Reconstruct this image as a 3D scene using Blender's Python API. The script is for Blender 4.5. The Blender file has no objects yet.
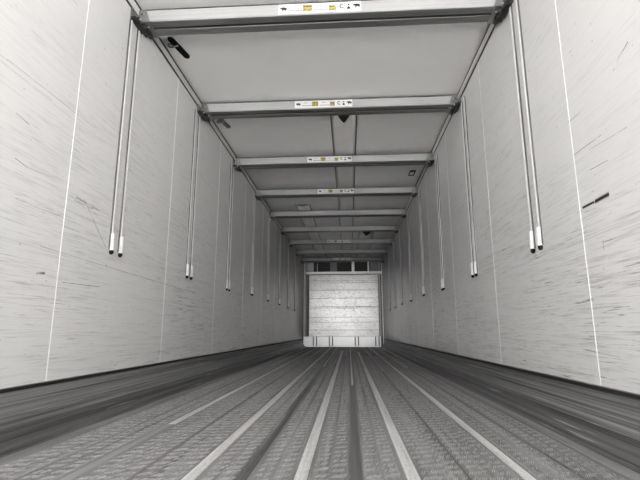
import bpy, bmesh, math, random
from mathutils import Matrix, Vector
import numpy as np

sc = bpy.context.scene
COL = sc.collection
random.seed(7)

# ------------------------------------------------------------------ camera
FPX = 450.34                       # focal length in pixels of the 640 px wide frame
YAW, PITCH, ROLL = -0.0629, 0.1993, -0.0013
cam_d = bpy.data.cameras.new('camera')
cam_d.sensor_fit = 'HORIZONTAL'
cam_d.sensor_width = 36.0
cam_d.lens = FPX / 640.0 * 36.0
cam_d.clip_start = 0.02
cam = bpy.data.objects.new('camera', cam_d)
COL.objects.link(cam)
fw = Vector((math.sin(YAW) * math.cos(PITCH), math.cos(YAW) * math.cos(PITCH), math.sin(PITCH)))
rt = Vector((math.cos(YAW), -math.sin(YAW), 0))
up = rt.cross(fw)
r2 = rt * math.cos(ROLL) + up * math.sin(ROLL)
u2 = -rt * math.sin(ROLL) + up * math.cos(ROLL)
m = Matrix((r2, u2, -fw)).transposed().to_4x4()
m.translation = Vector((0.1772, 0.0, 0.4735))
cam.matrix_world = m
sc.camera = cam

# ------------------------------------------------------------------ daylight: an even overcast sky behind the open rear end
w = bpy.data.worlds.new('sky')
sc.world = w
w.use_nodes = True
bg = w.node_tree.nodes['Background']
bg.inputs[0].default_value = (1.0, 0.99, 0.98, 1)
bg.inputs[1].default_value = 1.0
sun_d = bpy.data.lights.new('sun', 'SUN')          # high sun from the side: lights the yard, never shines in
sun_d.energy = 20.0
sun_d.angle = math.radians(3)
sun = bpy.data.objects.new('sun', sun_d)
COL.objects.link(sun)
sun.rotation_euler = Vector((-.62, -.12, -.9)).to_track_quat('-Z', 'Y').to_euler()
sc.view_settings.view_transform = 'Standard'
sc.view_settings.look = 'None'
sc.view_settings.gamma = 1
sc.view_settings.exposure = 2.5
sc.view_settings.use_curve_mapping = False
sc.cycles.max_bounces = 24
sc.cycles.diffuse_bounces = 20
sc.cycles.glossy_bounces = 10

# ------------------------------------------------------------------ dimensions (metres)
HW = 1.23            # half inner width
YR, YE = -2.2, 13.95  # rear opening (unseen, trailer lengthened to even the daylight), face of the front bulkhead
ZC = 2.665           # ceiling
ZT = 2.571           # lower edge of the cove trim
ZS = 0.247           # top of the scuff skirting
B0, BS = 2.63, 1.328  # first beam, spacing
BZ = [0.0, .018, -.018, -.012, -.003, .008, -.005, -.017, -.019]


# ------------------------------------------------------------------ material helpers
class NT:
    def __init__(s, name):
        s.mat = bpy.data.materials.new(name)
        s.mat.use_nodes = True
        s.t = s.mat.node_tree
        s.b = s.t.nodes['Principled BSDF']

    def n(s, typ, **kw):
        nd = s.t.nodes.new(typ)
        for k, v in kw.items():
            setattr(nd, k, v)
        return nd

    def link(s, a, b):
        s.t.links.new(a, b)

    def put(s, sock, v):
        if isinstance(v, (int, float, tuple)):
            sock.default_value = v
        else:
            s.link(v, sock)

    def math(s, op, a, b=0.0, clamp=False):
        nd = s.n('ShaderNodeMath', operation=op, use_clamp=clamp)
        s.put(nd.inputs[0], a)
        s.put(nd.inputs[1], b)
        return nd.outputs[0]

    def pos(s):
        if not hasattr(s, '_p'):
            s._p = s.n('ShaderNodeNewGeometry').outputs['Position']
        return s._p

    def xyz(s):
        if not hasattr(s, '_x'):
            nd = s.n('ShaderNodeSeparateXYZ')
            s.link(s.pos(), nd.inputs[0])
            s._x = nd.outputs
        return s._x

    def noise(s, scale, detail=2.0, rough=0.5, offset=(0, 0, 0), dist=0.0):
        mp = s.n('ShaderNodeMapping')
        s.link(s.pos(), mp.inputs[0])
        mp.inputs['Scale'].default_value = scale
        mp.inputs['Location'].default_value = offset
        nd = s.n('ShaderNodeTexNoise')
        nd.inputs['Scale'].default_value = 1.0
        nd.inputs['Detail'].default_value = detail
        nd.inputs['Roughness'].default_value = rough
        nd.inputs['Distortion'].default_value = dist
        s.link(mp.outputs[0], nd.inputs['Vector'])
        return nd.outputs['Fac']

    def ramp(s, v, lo, hi, a=0.0, b=1.0):
        nd = s.n('ShaderNodeMapRange')
        nd.clamp = True
        s.put(nd.inputs[0], v)
        nd.inputs[1].default_value = lo
        nd.inputs[2].default_value = hi
        nd.inputs[3].default_value = a
        nd.inputs[4].default_value = b
        return nd.outputs[0]

    def mix(s, f, a, b):
        nd = s.n('ShaderNodeMix', data_type='RGBA')
        s.put(nd.inputs[0], f)
        s.put(nd.inputs[6], a)
        s.put(nd.inputs[7], b)
        return nd.outputs[2]

    def bump(s, h, strength, dist=0.002):
        nd = s.n('ShaderNodeBump')
        nd.inputs['Strength'].default_value = strength
        nd.inputs['Distance'].default_value = dist
        s.link(h, nd.inputs['Height'])
        s.link(nd.outputs[0], s.b.inputs['Normal'])

    def set(s, color=None, rough=None, metal=None, spec=None):
        if color is not None:
            s.put(s.b.inputs['Base Color'], color)
        if rough is not None:
            s.put(s.b.inputs['Roughness'], rough)
        if metal is not None:
            s.put(s.b.inputs['Metallic'], metal)
        if spec is not None:
            s.put(s.b.inputs['Specular IOR Level'], spec)
        return s.mat


def g(v, k=1.0):
    return (v, v * k, v * k * k, 1)


def simple(name, v, rough=.5, metal=0.0, k=.995, var=.08, sc_=25.0, spec=.5):
    t = NT(name)
    n = t.noise((sc_, sc_, sc_), 3)
    c = t.mix(t.ramp(n, .3, .7), g(v * (1 - var), k), g(v * (1 + var), k))
    return t.set(c, rough, metal, spec)


def segment_mask(t, y0, z0, y1, z1, width, wob=0.0):
    """a drawn scratch on a wall: 1 inside the thin segment (y0,z0)-(y1,z1)"""
    Y, Z = t.xyz()[1], t.xyz()[2]
    L = math.hypot(y1 - y0, z1 - z0)
    cy, cz = (y1 - y0) / L, (z1 - z0) / L
    dy, dz = t.math('SUBTRACT', Y, y0), t.math('SUBTRACT', Z, z0)
    a = t.math('ADD', t.math('MULTIPLY', dy, cy), t.math('MULTIPLY', dz, cz))
    d = t.math('SUBTRACT', t.math('MULTIPLY', dz, cy), t.math('MULTIPLY', dy, cz))
    if wob:
        d = t.math('ADD', d, t.math('MULTIPLY', t.math('SUBTRACT', t.noise((9, 9, 9), 2), .5), wob))
    q = t.math('MULTIPLY', t.math('GREATER_THAN', a, 0.0), t.math('LESS_THAN', a, L))
    e = t.ramp(t.math('ABSOLUTE', d), width * .12, width * .40, 1, 0)
    return t.math('MULTIPLY', q, e)


def wall_material(name, seed, marks):
    t = NT(name)
    o = (seed, seed * .7, seed * 1.3)
    z = t.xyz()[2]
    low = t.ramp(z, 2.3, .6, .25, 1.0)               # lower part is scraped more by pallets
    patch = t.ramp(t.noise((1, .9, 1.8), 3, .6, o), .38, .62)
    fine = t.ramp(t.noise((1, 2.6, 75), 4, .7, o), .52, .68)
    fine2 = t.ramp(t.noise((1, 4.5, 190), 3, .65, (seed + 4, seed, 1)), .54, .68)
    dark = t.ramp(t.noise((1, 5.0, 110), 3, .6, (seed + 9, 3, seed)), .63, .70)
    spot = t.ramp(t.noise((1, 26, 60), 2, .5, (seed, 8, 2)), .73, .77)
    f = t.math('MULTIPLY', t.math('ADD', t.math('MULTIPLY', fine, .34), t.math('MULTIPLY', fine2, .38)), low)
    f = t.math('MULTIPLY', f, t.math('ADD', t.math('MULTIPLY', patch, .65), .35))
    c = t.mix(f, g(.79, .995), g(.12, .97))
    dk = t.math('MULTIPLY', t.math('MULTIPLY', dark, low), t.math('ADD', t.math('MULTIPLY', patch, .5), .12))
    c = t.mix(dk, c, g(.10, .97))
    c = t.mix(t.math('MULTIPLY', spot, .45), c, g(.14, .97))
    worn = t.ramp(t.noise((1, 18, 40), 2, .6, (seed, 1, 5)), .30, .52, .25, 1)
    for (a, s) in marks:
        k = t.math('MULTIPLY', segment_mask(t, *a), s)
        c = t.mix(t.math('MULTIPLY', k, worn) if s < .95 else k, c, g(.015))
    t.set(c, .27, 0.0, .5)
    t.bump(t.noise((1, 6, 60), 3, .6, o), .10, .002)
    return t.mat


MAT = {}
MAT['wall_l'] = wall_material('white_scraped_panel_a', 1.7, [
    ((1.722, 1.196, 1.804, 1.182, 0.0064, 0.004), 0.60),
    ((1.804, 1.182, 1.988, 1.199, 0.0048, 0.003), 0.40),
    ((2.166, 1.158, 2.399, 1.145, 0.0192, 0.012), 0.50),
    ((2.152, 1.137, 2.329, 1.138, 0.0160, 0.010), 0.40),
    ((2.237, 1.168, 2.511, 0.939, 0.0056, 0.004), 0.85),
    ((1.942, 0.856, 2.656, 0.841, 0.0056, 0.004), 0.45),
    ((2.656, 0.841, 4.070, 0.817, 0.0064, 0.004), 0.60),
    ((1.605, 1.586, 2.107, 1.588, 0.0048, 0.003), 0.55),
    ((1.572, 1.556, 1.901, 1.557, 0.0048, 0.003), 0.40),
    ((1.693, 1.388, 1.782, 1.375, 0.0096, 0.006), 0.50),
    ((1.961, 2.160, 2.005, 2.160, 0.0064, 0.004), 0.80),
    ((1.938, 0.732, 1.998, 0.739, 0.0192, 0.012), 0.80),
    ((2.130, 0.711, 2.474, 0.720, 0.0064, 0.004), 0.70),
    ((2.107, 1.588, 2.268, 1.591, 0.0048, 0.003), 0.40),
])
MAT['wall_r'] = wall_material('white_scraped_panel_b', 5.3, [
    ((2.022, 1.013, 1.922, 1.012, 0.0200, 0.003), 1.00),
    ((1.918, 1.012, 1.812, 1.013, 0.0330, 0.003), 1.00),
    ((2.023, 0.990, 1.916, 0.983, 0.0048, 0.003), 0.60),
    ((2.040, 1.272, 1.813, 1.268, 0.0064, 0.004), 0.65),
    ((1.913, 1.244, 1.644, 1.223, 0.0048, 0.003), 0.50),
    ((1.925, 1.156, 1.788, 1.149, 0.0064, 0.004), 0.60),
    ((2.059, 1.446, 1.947, 1.435, 0.0064, 0.004), 0.60),
    ((1.645, 1.503, 1.569, 1.528, 0.0096, 0.006), 0.75),
    ((2.161, 0.392, 2.023, 0.381, 0.0096, 0.006), 0.65),
    ((2.023, 0.381, 1.881, 0.372, 0.0048, 0.003), 0.50),
    ((1.895, 0.841, 1.897, 0.799, 0.0096, 0.006), 0.40),
])


def streak_metal(name, lo, hi, rough, metal, scale=(1, .5, 120), seed=0., bs=.15, spec=.5, ex=0.0):
    t = NT(name)
    a = t.noise(scale, 4, .65, (seed, seed, seed))
    b = t.noise(tuple(x * 2.7 if i != 1 else x for i, x in enumerate(scale)), 3, .6, (seed + 5,) * 3)
    v = t.math('ADD', t.math('MULTIPLY', a, .6), t.math('MULTIPLY', b, .4))
    c = t.mix(t.ramp(v, .36, .64), g(lo), g(hi))
    if ex:
        k = t.ramp(t.noise((scale[0] * 1.5, 1.6, scale[2] * 1.5), 2, .5, (seed + 2,) * 3), .67, .74)
        c = t.mix(t.math('MULTIPLY', k, ex), c, g(.6))
    t.set(c, rough, metal, spec)
    t.bump(v, bs, .003)
    return t.mat


MAT['ceiling'] = simple('white_ceiling', .89, .33, 0, .993, .02, 2.5, .5)
MAT['strip'] = simple('white_joint_strip', .84, .4, 0, 1, .02)
MAT['trim'] = simple('white_trim_profile', .74, .35, .0, .99, .04)
MAT['black'] = simple('black_rubber', .008, .8, 0, 1, .05, 25, .1)
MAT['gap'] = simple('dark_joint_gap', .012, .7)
MAT['alu'] = streak_metal('beam_aluminium', .46, .54, .22, .2, (.5, 90, 90), 2., .03)
MAT['rail_grey'] = streak_metal('lower_rail_grey_aluminium', .13, .21, .45, .4, (.5, 90, 90), 7., .03)
MAT['alu_grey'] = streak_metal('bracket_grey_steel', .20, .28, .45, .5, (30, 30, 30), 3., .03)
MAT['rod'] = streak_metal('track_aluminium', .8, .92, .3, .15, (60, 60, .8), 1., .02)
MAT['rod_dark'] = streak_metal('track_channel_grey', .09, .16, .4, .5, (60, 60, .8), 4., .02)
MAT['skirt'] = streak_metal('scuffed_skirting_metal', .06, .46, .45, .3, (40, .35, 48), 6., .3, .4, .6)
MAT['cove'] = streak_metal('scuffed_cove_metal', .035, .22, .45, .3, (50, .35, 50), 2., .3, .4, .6)
MAT['foot'] = streak_metal('skirting_foot_metal', .26, .42, .38, .5, (60, .5, 75), 9., .2)
MAT['bolt'] = simple('zinc_bolt', .6, .3, .9)
MAT['clamp'] = simple('dark_clamp_iron', .035, .45, .4)
MAT['label'] = simple('white_label', .80, .35, 0, 1, .01)
MAT['ink'] = simple('black_print', .012, .5)
MAT['grey_ink'] = simple('grey_print', .22, .5)
tt = NT('yellow_print')
MAT['yellow'] = tt.set(tt.mix(tt.ramp(tt.noise((60, 1, 60), 2), .4, .6), (.34, .26, .05, 1), (.52, .43, .13, 1)), .5)
MAT['duct'] = simple('pale_duct_fabric', .90, .33, 0, .985, .03, 6)
MAT['duct_in'] = simple('dark_duct_shade', .07, .8, 0, .9)  # brown tone with the shade inside the ducts put into it
MAT['back'] = simple('dark_bulkhead_recess', .05, .6)
MAT['sub'] = simple('dark_floor_substructure', .03, .6)
MAT['concrete'] = simple('yard_concrete', .42, .8, 0, .98, .1, 1.5)
MAT['outer'] = simple('trailer_outer_skin', .7, .4)


def floor_material():
    t = NT('worn_grey_floor')
    a = t.noise((14, .35, 1), 4, .7)
    b = t.noise((70, 1.0, 1), 3, .6, (3, 1, 0))
    c_ = t.noise((150, 110, 1), 3, .75, (0, 3, 0))
    v = t.math('ADD', t.math('MULTIPLY', a, .40), t.math('ADD', t.math('MULTIPLY', b, .30), t.math('MULTIPLY', c_, .30)))
    c = t.mix(t.ramp(v, .40, .60), g(.12, 1.005), g(.40, 1.005))
    speck = t.ramp(t.noise((130, 60, 1), 2, .6, (5, 3, 0)), .62, .70)
    c = t.mix(t.math('MULTIPLY', speck, .6), c, g(.62))
    rust = t.ramp(t.noise((1.1, .5, 1), 3, .6, (4, 2, 0)), .6, .72)
    c = t.mix(t.math('MULTIPLY', rust, .3), c, (.20, .155, .13, 1))
    t.set(c, .52, .3, .4)
    t.bump(t.noise((70, 70, 1), 3, .7), .4, .003)
    return t.mat


MAT['floor'] = floor_material()


def strip_material():
    t = NT('polished_floor_rib')
    v = t.noise((40, 1.0, 1), 4, .7)
    e = t.noise((90, 30, 1), 3, .7, (2, 2, 0))
    v = t.math('ADD', t.math('MULTIPLY', v, .6), t.math('MULTIPLY', e, .4))
    c = t.mix(t.ramp(v, .36, .58), g(.52), g(.86))
    t.set(c, .42, .3, .5)
    return t.mat


MAT['rib'] = strip_material()
MAT['dull_rib'] = streak_metal('dull_floor_rib', .24, .40, .45, .3, (40, 1, 1), 2., .05)
MAT['tread'] = streak_metal('tread_tooth_metal', .26, .62, .4, .4, (40, 40, 40), 3., .0)
MAT['joint'] = streak_metal('floor_joint_metal', .10, .18, .42, .4, (40, .6, 1), 5., .1)


def board_material():
    t = NT('bulkhead_board')
    dirt = t.ramp(t.noise((9, 1, 30), 4, .75), .50, .66)
    big = t.noise((1.6, 1, 2.2), 3, .6, (2, 0, 5))
    hole = t.ramp(t.noise((14, 1, 26), 2, .5, (7, 0, 3)), .63, .69)
    c = t.mix(t.ramp(big, .3, .7), g(.66, 1.0), g(.86, .99))
    c = t.mix(t.math('MULTIPLY', dirt, .45), c, g(.22))
    c = t.mix(t.math('MULTIPLY', hole, .7), c, g(.06))
    t.set(c, .28, .45, .6)
    t.bump(t.noise((7, 1, 18), 3, .6), .12, .004)
    return t.mat


MAT['board'] = board_material()
MAT['kick'] = streak_metal('bulkhead_kick_plate', .85, .95, .30, .5, (1, 1, 60), 8., .08)
MAT['post'] = streak_metal('bulkhead_post_steel', .42, .52, .35, .4, (60, 1, 1), 8., .08)


# ------------------------------------------------------------------ mesh helpers
def obj(name, verts, faces, mat, parent=None, loc=None, smooth=False):
    me = bpy.data.meshes.new(name)
    me.from_pydata([tuple(v) for v in verts], [], faces)
    me.materials.append(MAT[mat])
    if smooth:
        for p in me.polygons:
            p.use_smooth = True
    me.update()
    o = bpy.data.objects.new(name, me)
    COL.objects.link(o)
    if loc:
        o.location = loc
    if parent:
        o.parent = parent
    return o


def tag(o, label=None, cat=None, group=None, kind=None):
    for k, v in (('label', label), ('category', cat), ('group', group), ('kind', kind)):
        if v:
            o[k] = v
    return o


def empty(name, loc):
    e = bpy.data.objects.new(name, None)
    e.empty_display_size = .1
    COL.objects.link(e)
    e.location = loc
    return e


class M:
    """collects vertices and faces of ONE part"""
    def __init__(s):
        s.v, s.f = [], []

    def box(s, x0, x1, y0, y1, z0, z1, bev=0.0):
        bm = bmesh.new()
        bmesh.ops.create_cube(bm, size=1)
        for v in bm.verts:
            v.co = Vector((x0 + (v.co.x + .5) * (x1 - x0), y0 + (v.co.y + .5) * (y1 - y0), z0 + (v.co.z + .5) * (z1 - z0)))
        if bev:
            bmesh.ops.bevel(bm, geom=bm.edges[:], offset=bev, segments=1, affect='EDGES')
        s.take(bm)
        return s

    def take(s, bm, mat=None):
        bmesh.ops.recalc_face_normals(bm, faces=bm.faces[:])
        bm.verts.ensure_lookup_table()
        b = len(s.v)
        bm.verts.index_update()
        for v in bm.verts:
            s.v.append((mat @ v.co) if mat else v.co.copy())
        for f in bm.faces:
            s.f.append([b + v.index for v in f.verts])
        bm.free()
        return s

    def prism(s, pts, axis, a, b):
        """closed 2-D outline swept from a to b along axis; pts are in the other two axes, in xyz order"""
        bm = bmesh.new()

        def mk(p, t):
            q = list(p)
            q.insert(axis, t)
            return bm.verts.new(q)
        A = [mk(p, a) for p in pts]
        B = [mk(p, b) for p in pts]
        n = len(pts)
        bm.faces.new(A)
        bm.faces.new(B)
        for i in range(n):
            bm.faces.new([A[i], A[(i + 1) % n], B[(i + 1) % n], B[i]])
        s.take(bm)
        return s

    def cyl(s, c, axis, r, h, n=12, r2=None):
        bm = bmesh.new()
        bmesh.ops.create_cone(bm, cap_ends=True, segments=n, radius1=r, radius2=r if r2 is None else r2, depth=h)
        rot = {0: Matrix.Rotation(math.pi / 2, 4, 'Y'), 1: Matrix.Rotation(-math.pi / 2, 4, 'X'), 2: Matrix.Identity(4)}[axis]
        s.take(bm, Matrix.Translation(c) @ rot)
        return s

    def tube(s, pts, r, n=8, closed=False):
        bm = bmesh.new()
        rings = []
        N = len(pts)
        for i, p in enumerate(pts):
            p = Vector(p)
            a = Vector(pts[(i - 1) % N]) if (closed or i > 0) else p
            b = Vector(pts[(i + 1) % N]) if (closed or i < N - 1) else p
            d = (b - a).normalized()
            q = d.orthogonal().normalized() if abs(d.z) > .99 else d.cross(Vector((0, 0, 1))).normalized()
            e = d.cross(q)
            rings.append([bm.verts.new(p + (q * math.cos(k * 2 * math.pi / n) + e * math.sin(k * 2 * math.pi / n)) * r) for k in range(n)])
        for i in range(N if closed else N - 1):
            A, B = rings[i], rings[(i + 1) % N]
            for k in range(n):
                bm.faces.new([A[k], A[(k + 1) % n], B[(k + 1) % n], B[k]])
        if not closed:
            bm.faces.new(rings[0])
            bm.faces.new(rings[-1])
        s.take(bm)
        return s

    def build(s, name, mat, parent=None, loc=None, smooth=False):
        return obj(name, s.v, s.f, mat, parent, loc, smooth)


def copy_under(o, parent, loc=None):
    c = o.copy()
    COL.objects.link(c)
    c.parent = parent
    if loc:
        c.location = loc
    return c


# ------------------------------------------------------------------ the setting
ground = M().box(-30, 30, -40, 30, -1.4, -1.3).build('ground', 'concrete')
tag(ground, 'grey concrete yard under the open rear of the trailer', kind='structure')

# walls: core slab, panels, raised white joint strips
def wall(side, name, seam0, step, mat, label):
    s = side
    core = M().box(min(s * (HW + .012), s * (HW + .07)), max(s * (HW + .012), s * (HW + .07)), YR, YE + .12, -.1, ZC + .06).build(name, 'outer')
    tag(core, label, kind='structure')
    seams = [YR] + [seam0 + step * k for k in range(-1, 12) if YR + .1 < seam0 + step * k < YE - .1] + [YE + .1]
    for a, b in zip(seams[:-1], seams[1:]):
        M().box(min(s * HW, s * (HW + .0125)), max(s * HW, s * (HW + .0125)), a + .002, b - .002, .02, ZC + .01, .0015).build('wall_panel', mat, core)
    for y in seams[1:-1]:
        M().box(min(s * (HW - .002), s * (HW + .01)), max(s * (HW - .002), s * (HW + .01)), y - .0026, y + .0026, ZS - .005, ZT - .002, .001).build('joint_strip', 'strip', core)
    return core


wall(-1, 'wall_left', 2.092, 1.285, 'wall_l', 'white scraped panel wall on the left with raised vertical joints')
wall(1, 'wall_right', 2.045, 1.255, 'wall_r', 'white scraped panel wall on the right with raised vertical joints')

# ceiling slab
ceil = M().box(-HW - .07, HW + .07, YR, YE + .12, ZC, ZC + .07).build('ceiling', 'ceiling')
tag(ceil, 'smooth white trailer ceiling above the cross beams', kind='structure')

# cove trim along wall / ceiling: a pale flat profile between two dark joints
for s, nm in ((-1, 'trim_1'), (1, 'trim_2')):
    a = s * HW
    back = M().box(min(a, a - s * .0015), max(a, a - s * .0015), YR, YE, ZT - .007, ZC - .0005).build(nm, 'gap')
    tag(back, 'pale cove profile between dark joints along the %s wall' % ('left' if s < 0 else 'right'), kind='structure')
    M().box(min(a - s * .001, a - s * .006), max(a - s * .001, a - s * .006), YR, YE, ZT + .013, ZC - .027, .0015).build('profile', 'trim', back)

# scuff skirting: upright board with ribs, cove and rounded foot
def skirt(s, nm, side):
    core = M().prism([(s * 1.2295, ZS), (s * 1.217, ZS), (s * 1.212, ZS - .006), (s * 1.212, .205), (s * 1.2165, .203),
                      (s * 1.2165, .198), (s * 1.211, .195), (s * 1.209, .135), (s * 1.2135, .132), (s * 1.2135, .128), (s * 1.207, .125),
                      (s * 1.204, .088), (s * 1.2295, .088)], 1, YR, YE - .02)
    o = core.build(nm, 'skirt')
    tag(o, 'dark scuffed metal skirting board along the %s wall' % side, kind='structure')
    pts = [(s * 1.2295, .088), (s * 1.200, .088), (s * 1.196, .08)]
    for k in range(7):
        t = k / 6 * math.pi / 2
        pts.append((s * (1.192 - .075 * (1 - math.cos(t))), .072 - .058 * math.sin(t)))
    pts += [(s * 1.113, .0005), (s * 1.2295, .0005)]
    M().box(min(s * 1.2125, s * 1.206), max(s * 1.2125, s * 1.206), YR, YE - .02, ZS - .016, ZS - .001, .001).build('top_seal', 'gap', o)
    M().prism(pts, 1, YR, YE - .02).build('cove', 'cove', o)
    M().prism([(s * 1.1175, .0005), (s * 1.1175, .014), (s * 1.108, .0165), (s * 1.088, .013), (s * 1.079, .006), (s * 1.077, .0005)], 1, YR, YE - .02).build('foot', 'foot', o)
    return o


skirt(-1, 'baseboard_left', 'left')
skirt(1, 'baseboard_right', 'right')

# floor: dark sub-floor, long planks with joints, bright worn centre ribs, tread teeth
fl = M().box(-HW - .012, HW + .012, YR, YE + .12, -.12, -.010).build('floor', 'sub')
tag(fl, 'worn grey tread-pattern trailer floor with bright long ribs', kind='structure')
JX = [.195 + .37 * k for k in (-3, -2, -1, 0, 1, 2)]
edges = [-1.2] + JX + [1.2]
for a, b in zip(edges[:-1], edges[1:]):
    ga = .0045
    x0, x1 = a + (ga if a > -1.1 else 0), b - (ga if b < 1.1 else 0)
    M().box(x0, x1, YR, YE, -.012, 0, .0015).build('floor_plank', 'floor', fl)
for i, x in enumerate(JX):
    wd = (.003, .003, .010, .016, .004, .003)[i]
    M().box(x - .0046 - wd, x + .0046 + wd, YR, YE - .02, -.0105 if wd < .005 else .0, -.004 if wd < .005 else .0012).build('floor_joint', 'joint', fl)
RIBS = [(.012, .021, YR, 11.2), (.381, .021, YR, 10.6), (.757, .019, YR, YE - .05), (-.352, .021, YR, YE - .05), (-.748, .019, 2.42, YE - .05)]
for x, hw_, ya, yb in RIBS:
    M().box(x - hw_, x + hw_, ya, yb, -.001, .0024, .001).build('floor_rib', 'rib', fl)
M().box(-.767, -.729, YR, 2.418, -.001, .0020, .001).build('floor_rib', 'dull_rib', fl)
for x, ya, yb in ((.200, 4.2, 13.6), (.580, 5.6, YE - .05), (-.175, 6.3, YE - .05), (-.545, 7.6, 13.3), (-.915, 6.5, 12.6), (.935, 6.2, 12.8)):
    M().box(x - .009, x + .009, ya, yb, -.001, .0020, .0006).build('pale_edge', 'rib', fl)  # thin pale strip along the joint, far part of the floor only


def tread():
    rng = np.random.default_rng(3)
    rows = []
    for a, b in zip(edges[:-1], edges[1:]):
        lo, hi = max(a, -1.077), min(b, 1.077)
        mids = [x for (x, h, _, _) in RIBS if a < x < b]
        spans = [(lo, mids[0] - .024), (mids[0] + .024, hi)] if mids else [(lo, hi)]
        for p, q in spans:
            wide = [j for j in JX[2:4]]
            p = p + (.026 if any(abs(p - j) < .001 for j in wide) else .008)
            q = q - (.026 if any(abs(q - j) < .001 for j in wide) else .008)
            n = max(1, int(round((q - p) / .056)))
            rows += [p + (k + .5) * (q - p) / n for k in range(n)]
    V, F = [], []
    for i, x in enumerate(rows):
        ys = np.arange(.9 + rng.uniform(0, .03), 9.0, .0645)
        for y in ys:
            y += rng.normal(0, .004)
            for k in range(6):
                if rng.uniform() < .12:
                    continue
                bx = x + (k - 2.5) * .0078 + rng.normal(0, .0004)
                h = .0024 + rng.uniform(-.0006, .0008)
                L, W, sk = .018 + rng.uniform(-.003, .003), .0021, .006
                by = y + (k - 2.5) * .0022
                b = len(V)
                V += [(bx - W - sk, by - L, 0), (bx + W - sk, by - L, 0), (bx + W + sk, by + L, 0), (bx - W + sk, by + L, 0),
                      (bx - W * .4 - sk * .75, by - L * .75, h), (bx + W * .4 - sk * .75, by - L * .75, h),
                      (bx + W * .4 + sk * .75, by + L * .75, h), (bx - W * .4 + sk * .75, by + L * .75, h)]
                F += [(b + 4, b + 5, b + 6, b + 7), (b, b + 1, b + 5, b + 4), (b + 1, b + 2, b + 6, b + 5), (b + 2, b + 3, b + 7, b + 6), (b + 3, b, b + 4, b + 7)]
    o = obj('tread_teeth', V, F, 'tread', fl)
    tag(o, kind='stuff')


tread()

# ------------------------------------------------------------------ front bulkhead (end wall)
we = M().box(-HW, HW, YE + .03, YE + .12, 0, ZC).build('wall_end', 'back')
tag(we, 'front bulkhead wall with pale boards, steel posts and kick plate', kind='structure')
rowz = [.312, .50, .735, .885, 1.16, 1.20, 1.46, 1.71, 1.93, 2.0, 2.185]
colx = [-1.042, -.366, .372, 1.092]
rj = random.Random(4)
for a, b in zip(rowz[:-1], rowz[1:]):
    for c, d in zip(colx[:-1], colx[1:]):
        dy = rj.uniform(-.004, .004)
        M().box(c + .004, d - .004, YE - .012 + dy, YE + .04, a + .004, b - .004, .003).build('board', 'board', we)
for x in colx[1:3]:
    st = M().box(x - .018, x + .018, YE - .019, YE + .02, .312, 2.185, .003).build('cover_strip', 'board', we)
    for z in (.62, .82, 1.05, 1.33, 1.58, 1.82, 2.08):
        M().cyl((x, YE - .022, z), 1, .016, .008, 10).build('rivet', 'bolt', st)
# posts
M().prism([(-1.205, YE - .06), (-1.205, YE + .03), (-1.05, YE + .03), (-1.05, YE - .012), (-1.075, YE - .03), (-1.15, YE - .06)], 2, .31, 2.6).build('corner_post', 'post', we)
M().prism([(1.098, YE + .03), (1.098, YE - .012), (1.115, YE - .03), (1.155, YE - .03), (1.155, YE + .03)], 2, 0.31, 2.6).build('corner_post', 'post', we)
M().box(1.19, 1.218, YE - .055, YE + .03, 0, 2.6, .004).build('edge_post', 'kick', we)
# kick plate with four bracket sockets
kp = M().box(-1.205, 1.135, YE - .055, YE + .03, .0, .312, .006).build('kick_plate', 'kick', we)
for x in (-.857, -.371, .407, 1.02):
    for dx in (-.05, .05):
        M().box(x + dx - .013, x + dx + .013, YE - .060, YE - .052, .05, .308).build('bracket_slot', 'gap', kp)
    M().box(x - .036, x + .036, YE - .066, YE - .05, .035, .312, .004).build('bracket_face', 'kick', kp)
    M().box(x - .06, x + .06, YE - .062, YE - .05, .03, .048).build('bracket_lip', 'alu_grey', kp)
# bright rail over the boards and the air openings above it
M().box(-1.13, 1.20, YE - .11, YE + .02, 2.192, 2.272, .012).build('top_rail', 'kick', we)
for x0, x1, mm in ((-1.195, -1.155, 'post'), (-1.12, -.90, 'post'), (-.80, -.775, 'post'), (-.385, -.175, 'alu_grey'), (.285, .372, 'kick'), (.775, .825, 'kick'), (.86, 1.08, 'alu_grey')):
    M().box(x0, x1, YE - .03, YE + .03, 2.272, 2.62).build('divider', mm, we)
M().box(-1.2, 1.2, YE - .03, YE + .03, 2.585, ZC).build('lintel', 'post', we)

# ------------------------------------------------------------------ cross beams
def animal(cx, cz, h, flip):
    """little four-legged silhouette, side view, as an outline in x,z"""
    P = [(-.95, .15), (-.80, .55), (-.62, .42), (-.45, .62), (-.25, .50), (.0, .60), (.35, .50), (.70, .42), (.92, .15), (.95, -.25),
         (.88, -.25), (.80, .0), (.78, -.70), (.52, -.70), (.50, -.25), (.30, -.30), (-.05, -.30), (-.10, -.72), (-.36, -.72), (-.38, -.15), (-.60, -.02), (-.85, -.12)]
    return [(cx + (-1 if flip else 1) * a * h, cz + b * h) for a, b in P]


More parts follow.
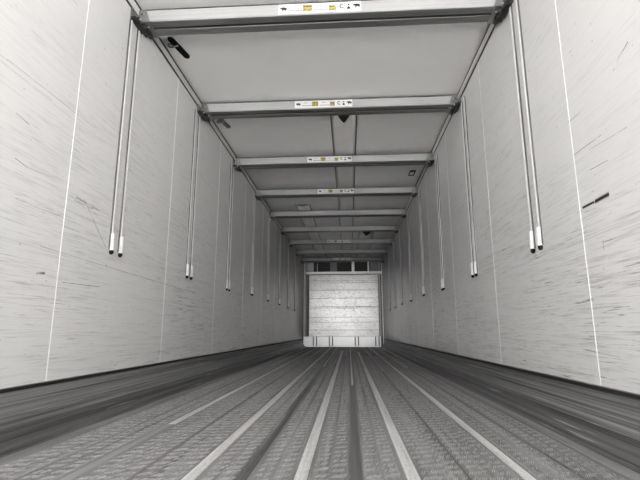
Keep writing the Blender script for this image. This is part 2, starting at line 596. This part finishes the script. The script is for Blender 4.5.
def print_on(st, y, k):
    """printing on the white label: emblems, text rows, yellow notices, pictograms; k = 1 full detail"""
    e = .0006
    M().prism(animal(-.241, .0, .024, False), 1, y - e, y).build('emblem', 'ink', st)
    M().prism(animal(.247, .004, .025, False), 1, y - e, y).build('emblem', 'ink', st)
    for cx, wd in ((-.163, .17), (.010, .12)):
        x = cx - .045
        rr = random.Random(int(cx * 1000) + 5)
        t = M()
        for i in range(9):                                  # unreadably small lettering row
            ww = rr.uniform(.006, .011)
            t.box(x, x + ww, y - e, y, -.018, -.011)
            x += ww + .003
        t.build('text_line', 'grey_ink', st)['kind'] = 'stuff'
        t = M()
        x = cx - .025
        for i in range(3):
            ww = rr.uniform(.007, .012)
            t.box(x, x + ww, y - e, y, .011, .017)
            x += ww + .004
        t.build('text_line', 'grey_ink', st)['kind'] = 'stuff'
    for x0, x1, z0, z1 in ((-.111, -.049, -.024, .026), (.063, .110, -.024, .018)):
        yb = M().box(x0, x1, y - e, y, z0, z1).build('notice', 'yellow', st)
        t = M()
        for j, zz in enumerate((z1 - .014, z1 - .034)):
            xx = x0 + .006
            while xx < x1 - .012:
                t.box(xx, xx + .008, y - 2 * e, y - e * .5, zz - (.004 if j == 0 else .002), zz + (.004 if j == 0 else .001))
                xx += .011
        t.build('text_line', 'ink', st)['kind'] = 'stuff'
    hk = [(.151 + .015 * math.cos(a), y - e * .5, .004 + .015 * math.sin(a)) for a in [math.radians(60 + 250 * i / 12) for i in range(13)]]
    t = M()
    for p, q in zip(hk[:-1], hk[1:]):
        d = Vector(q) - Vector(p)
        nrm = Vector((-d.z, 0, d.x)).normalized() * .0035
        t.prism([(p[0] + nrm.x, p[2] + nrm.z), (q[0] + nrm.x, q[2] + nrm.z), (q[0] - nrm.x, q[2] - nrm.z), (p[0] - nrm.x, p[2] - nrm.z)], 1, y - e, y)
    t.build('pictogram', 'ink', st)
    t = M()
    t.cyl((.194, y - e * .5, .014), 1, .007, e, 10)
    t.prism([(.183, -.020), (.205, -.020), (.203, -.006), (.194, .003), (.185, -.006)], 1, y - e, y)
    t.build('pictogram', 'ink', st)


ORD = ['nearest', 'second', 'third', 'fourth', 'fifth', 'sixth', 'seventh', 'eighth', 'farthest']
STK = {0: (.010, 1), 1: (-.038, 1), 2: (-.036, 1), 3: (.003, 1), 6: (-.04, 1), 8: (.012, 1)}
protos = {}


def beam(i):
    y, dz = B0 + BS * i, BZ[i]
    root = empty('cross_bar', (0, y, 2.54 + dz))
    with_l = ', animal-print label at mid-span' if i in STK else ', no label'
    lab = {0: 'nearest silver cross beam under the ceiling, yellow and white label at mid-span',
           8: 'farthest silver cross beam, just in front of the bulkhead top rail'}.get(i, '%s silver ceiling cross beam from the front%s' % (ORD[i], with_l))
    lab = lab.replace('from the front', 'counted from the nearest')
    tag(root, lab, 'cross beam', 'silver cross beams under the ceiling')
    if 'profile' not in protos:
        X = 1.222
        p = M().prism([(.004, .0), (.0, .004), (.0, .082), (.003, .085), (.160, .085), (.160, .030), (.006, .030), (.006, .0)], 0, -X, X)
        protos['profile'] = p.build('profile', 'alu', root)
        protos['rail0'] = M().prism([(.0065, .0295), (.0065, .002), (.010, -.001), (.064, -.001), (.067, .003), (.067, .0295)], 0, -X, X).build('lower_rail', 'rail_grey', root)
        protos['rail1'] = M().prism([(.090, .0295), (.090, .003), (.093, -.001), (.155, -.001), (.160, .004), (.160, .0295)], 0, -X, X).build('lower_rail', 'rail_grey', root)
        protos['slot'] = M().box(-X, X, .0655, .0895, .003, .0295).build('slot_liner', 'gap', root)
        protos['shadow_strip'] = M().box(-X, X, .002, .03, .0851, .0925).build('shadow_strip', 'gap', root)  # black strip standing in for the shade between beam and ceiling
        for s in (-1, 1):
            e = 1.226
            inn = 1.165
            b = M().prism([(s * e, -.004), (s * (inn - .022), -.004), (s * (inn + .010), .086), (s * e, .086)], 1, -.007, .0)
            b.box(min(s * e, s * (inn - .015)), max(s * e, s * (inn - .015)), -.004, .168, -.007, -.0015)
            b.box(min(s * 1.229, s * 1.222), max(s * 1.229, s * 1.222), -.105, .06, -.055, .032)     # plate on the wall
            protos['bracket%d' % s] = b.build('end_bracket', 'alu_grey', root)
            q = M()
            q.cyl((s * (inn + .022), -.008, .05), 1, .006, .006, 10)
            protos['rivet%d' % s] = q.build('rivet', 'bolt', protos['bracket%d' % s])
            q = M()
            q.box(s * (inn + .036) - .008, s * (inn + .036) + .008, -.0075, -.002, .046, .056)
            protos['slot%d' % s] = q.build('slot', 'gap', protos['bracket%d' % s])
            q = M()
            q.box(min(s * 1.226, s * 1.190), max(s * 1.226, s * 1.190), -.110, .050, -.062, -.036, .006)
            q.box(min(s * 1.226, s * 1.180), max(s * 1.226, s * 1.180), .0, .11, -.048, -.008, .008)
            q.cyl((s * 1.19, .10, -.030), 1, .019, .05, 10)
            q.cyl((s * 1.188, -.085, -.050), 0, .016, .03, 10)
            q.cyl((s * 1.178, .02, -.030), 0, .014, .03, 10)
            protos['clamp%d' % s] = q.build('clamp', 'clamp', root)
            protos['bolt%d' % s] = M().cyl((s * 1.160, .02, -.030), 0, .007, .01, 8).build('bolt', 'bolt', protos['clamp%d' % s])
            protos['nut%d' % s] = M().cyl((s * 1.170, -.085, -.050), 0, .007, .01, 8).build('bolt', 'bolt', protos['clamp%d' % s])
    else:
        for k in ('profile', 'rail0', 'rail1', 'slot', 'shadow_strip'):
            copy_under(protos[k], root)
        for s in (-1, 1):
            b = copy_under(protos['bracket%d' % s], root)
            copy_under(protos['rivet%d' % s], b)
            copy_under(protos['slot%d' % s], b)
            c = copy_under(protos['clamp%d' % s], root)
            copy_under(protos['bolt%d' % s], c)
            copy_under(protos['nut%d' % s], c)
    if i in STK:
        cx = STK[i][0]
        if 'label' not in protos:
            st = M().box(-.276, .276, -.0012, .0005, -.036, .036).build('label_plate', 'label', root, (cx, 0, .045))
            protos['label'] = st
            print_on(st, -.0012, 1)
        else:
            st = copy_under(protos['label'], root, (cx, 0, .045))
            for ch in list(protos['label'].children):
                copy_under(ch, st)
    return root


for i in range(9):
    beam(i)

# ------------------------------------------------------------------ vertical track pairs on the walls under each beam end
TR_L = [(2.540, 2.645, .933), (3.810, 3.916, .936), (5.11, 5.215, .945), (6.43, 6.525, .99), (7.74, 7.835, .99), (9.05, 9.145, 1.0), (10.37, 10.46, 1.0), (11.68, 11.77, 1.0)]
TR_R = [(2.472, 2.575, .917), (3.737, 3.833, .923), (5.01, 5.10, .926), (6.31, 6.40, .963), (7.61, 7.70, .968), (8.92, 9.01, .989), (10.22, 10.31, .99), (11.53, 11.62, .99)]


def track(s, i, ya, yb, zb):
    yc = (ya + yb) / 2
    ztop = 2.485 + BZ[i]
    root = empty('rail_pair', (s * HW, yc, zb))
    sd = 'left' if s < 0 else 'right'
    tag(root, 'twin vertical silver rails with black tips on the %s wall, %s pair' % (sd, ORD[i] if i < 8 else 'last'), 'rail pair', 'twin rails on the %s wall' % sd)
    H = ztop - zb
    dx = -s
    for yy in (ya - yc, yb - yc):
        def bx(a, b, y0, y1, z0, z1, bev=0.0):
            return M().box(min(dx * a, dx * b), max(dx * a, dx * b), yy + y0, yy + y1, z0, z1, bev)
        ch = bx(0, .0075, -.0168, .0168, .11, H, .001).build('channel', 'rod_dark', root)
        bx(.004, .0115, -.0085, .0085, .11, H, .0015).build('rod', 'rod', ch)
        M().cyl((dx * .011, yy, .058), 2, .0125, .105, 12).build('sleeve', 'strip', root)
        bx(0, .006, -.0168, -.011, .012, .11).build('lip', 'rod_dark', root)
        t = M()
        t.cyl((dx * .011, yy, .002), 2, .0130, .014, 12)
        t.cyl((dx * .011, yy, -.010), 2, .007, .010, 12, .0130)
        t.build('end_cap', 'black', root)
    return root


for i in range(8):
    track(-1, i, *TR_L[i])
    track(1, i, *TR_R[i])

# ------------------------------------------------------------------ fabric air ducts under the ceiling
def duct(x0, x1, y0, label, vdeep, d=.055):
    """flat hollow duct hung under the ceiling; its open rear end has a V notch cut in the underside"""
    root = empty('air_duct', ((x0 + x1) / 2, y0, ZC))
    tag(root, label, 'air duct', 'flat air ducts under the ceiling')
    w2 = (x1 - x0) / 2
    L = YE - .04 - y0
    # underside outline with V notch (x, y), a little sag between
    n = 12
    bm = bmesh.new()
    front, back = [], []
    for k in range(n + 1):
        x = -w2 + 2 * w2 * k / n
        notch = vdeep * max(0.0, 1 - (abs(x) / (w2 * .62)) ** 1.3)
        zz = -(1 - (abs(x) / w2) ** 6)
        col = []
        for y, dd in ((notch, d), (max(notch, .3) + .02, d), (.75, .019), (L, .019)):
            col.append((x, y, zz * dd))
        front.append(col)
    vs = [[bm.verts.new(p) for p in c] for c in front]
    for k in range(n):
        for j in range(3):
            bm.faces.new([vs[k][j], vs[k + 1][j], vs[k + 1][j + 1], vs[k][j + 1]])
    bmesh.ops.recalc_face_normals(bm, faces=bm.faces[:])
    mm = M()
    mm.take(bm)
    o = mm.build('duct_fabric', 'duct', root, smooth=True)
    so = o.modifiers.new('thickness', 'SOLIDIFY')
    so.thickness = .003
    M().box(-w2 + .01, w2 - .01, .02, L, -.006, -.001).build('duct_inner_shade', 'duct_in', root)  # dark brown sheet, its colour carries the shade inside the duct
    for s in (-1, 1):
        M().box(s * (w2 + .004) - .007, s * (w2 + .004) + .007, .0, L, -.006, -.0005).build('side_strip', 'rail_grey', root)  # grey strip drawn along each side of the duct
    return root


duct(.022, .283, 4.15, 'pale air duct along the ceiling centre, notched opening behind the second beam', .25)
duct(-.735, -.495, 7.62, 'pale air duct left of the ceiling centre, far half of the trailer', .02, .030)
duct(.44, .76, 9.75, 'dark-mouthed air duct right of the ceiling centre, near the bulkhead', .42)

# ------------------------------------------------------------------ small fittings on the ceiling
def capsule(L, W, n=8):
    pts = []
    for k in range(n + 1):
        a = math.pi * k / n
        pts.append((W * math.cos(a), L / 2 - W + W * math.sin(a)))
    for k in range(n + 1):
        a = math.pi + math.pi * k / n
        pts.append((W * math.cos(a), -L / 2 + W + W * math.sin(a)))
    return pts


def latch(x, y, rot, L, W, mat, label):
    root = empty('ceiling_latch', (x, y, ZC))
    root.rotation_euler = (0, 0, rot)
    tag(root, label, 'latch')
    body = M().prism(capsule(L, W), 2, -.014, -.0005)
    body.build('body', mat, root)
    M().prism(capsule(L * .8, W * .5), 2, -.018, -.013).build('lever', mat, root)
    rg = [(-W - .010 + .021 * math.cos(a), -L * .22 + .021 * math.sin(a), -.019) for a in [2 * math.pi * i / 16 for i in range(16)]]
    M().tube(rg, .005, 6, True).build('ring', 'clamp', root)
    M().box(-W - .004, W * .8, -L * .22 + .010, -L * .22 + .022, -.023, -.013, .001).build('pin', 'bolt', root)
    return root


latch(-1.128, 3.10, math.radians(-12), .27, .024, 'black', 'black oblong ceiling latch with small ring behind the nearest beam')
latch(-1.125, 4.40, math.radians(-10), .25, .022, 'alu_grey', 'grey oblong ceiling latch behind the second beam, left side')

root = empty('ceiling_loop', (1.096, 6.12, ZC))
tag(root, 'small dark rectangular loop on the ceiling, right side behind the third beam', 'loop')
M().box(-.035, .035, -.10, -.085, -.02, -.0005, .003).build('crossbar', 'black', root)
M().box(-.035, .035, .085, .10, -.012, -.0005, .003).build('crossbar', 'clamp', root)
for s in (-1, 1):
    M().box(s * .035 - .007, s * .035 + .007, -.10, .10, -.012, -.0005, .003).build('side_bar', 'clamp', root)
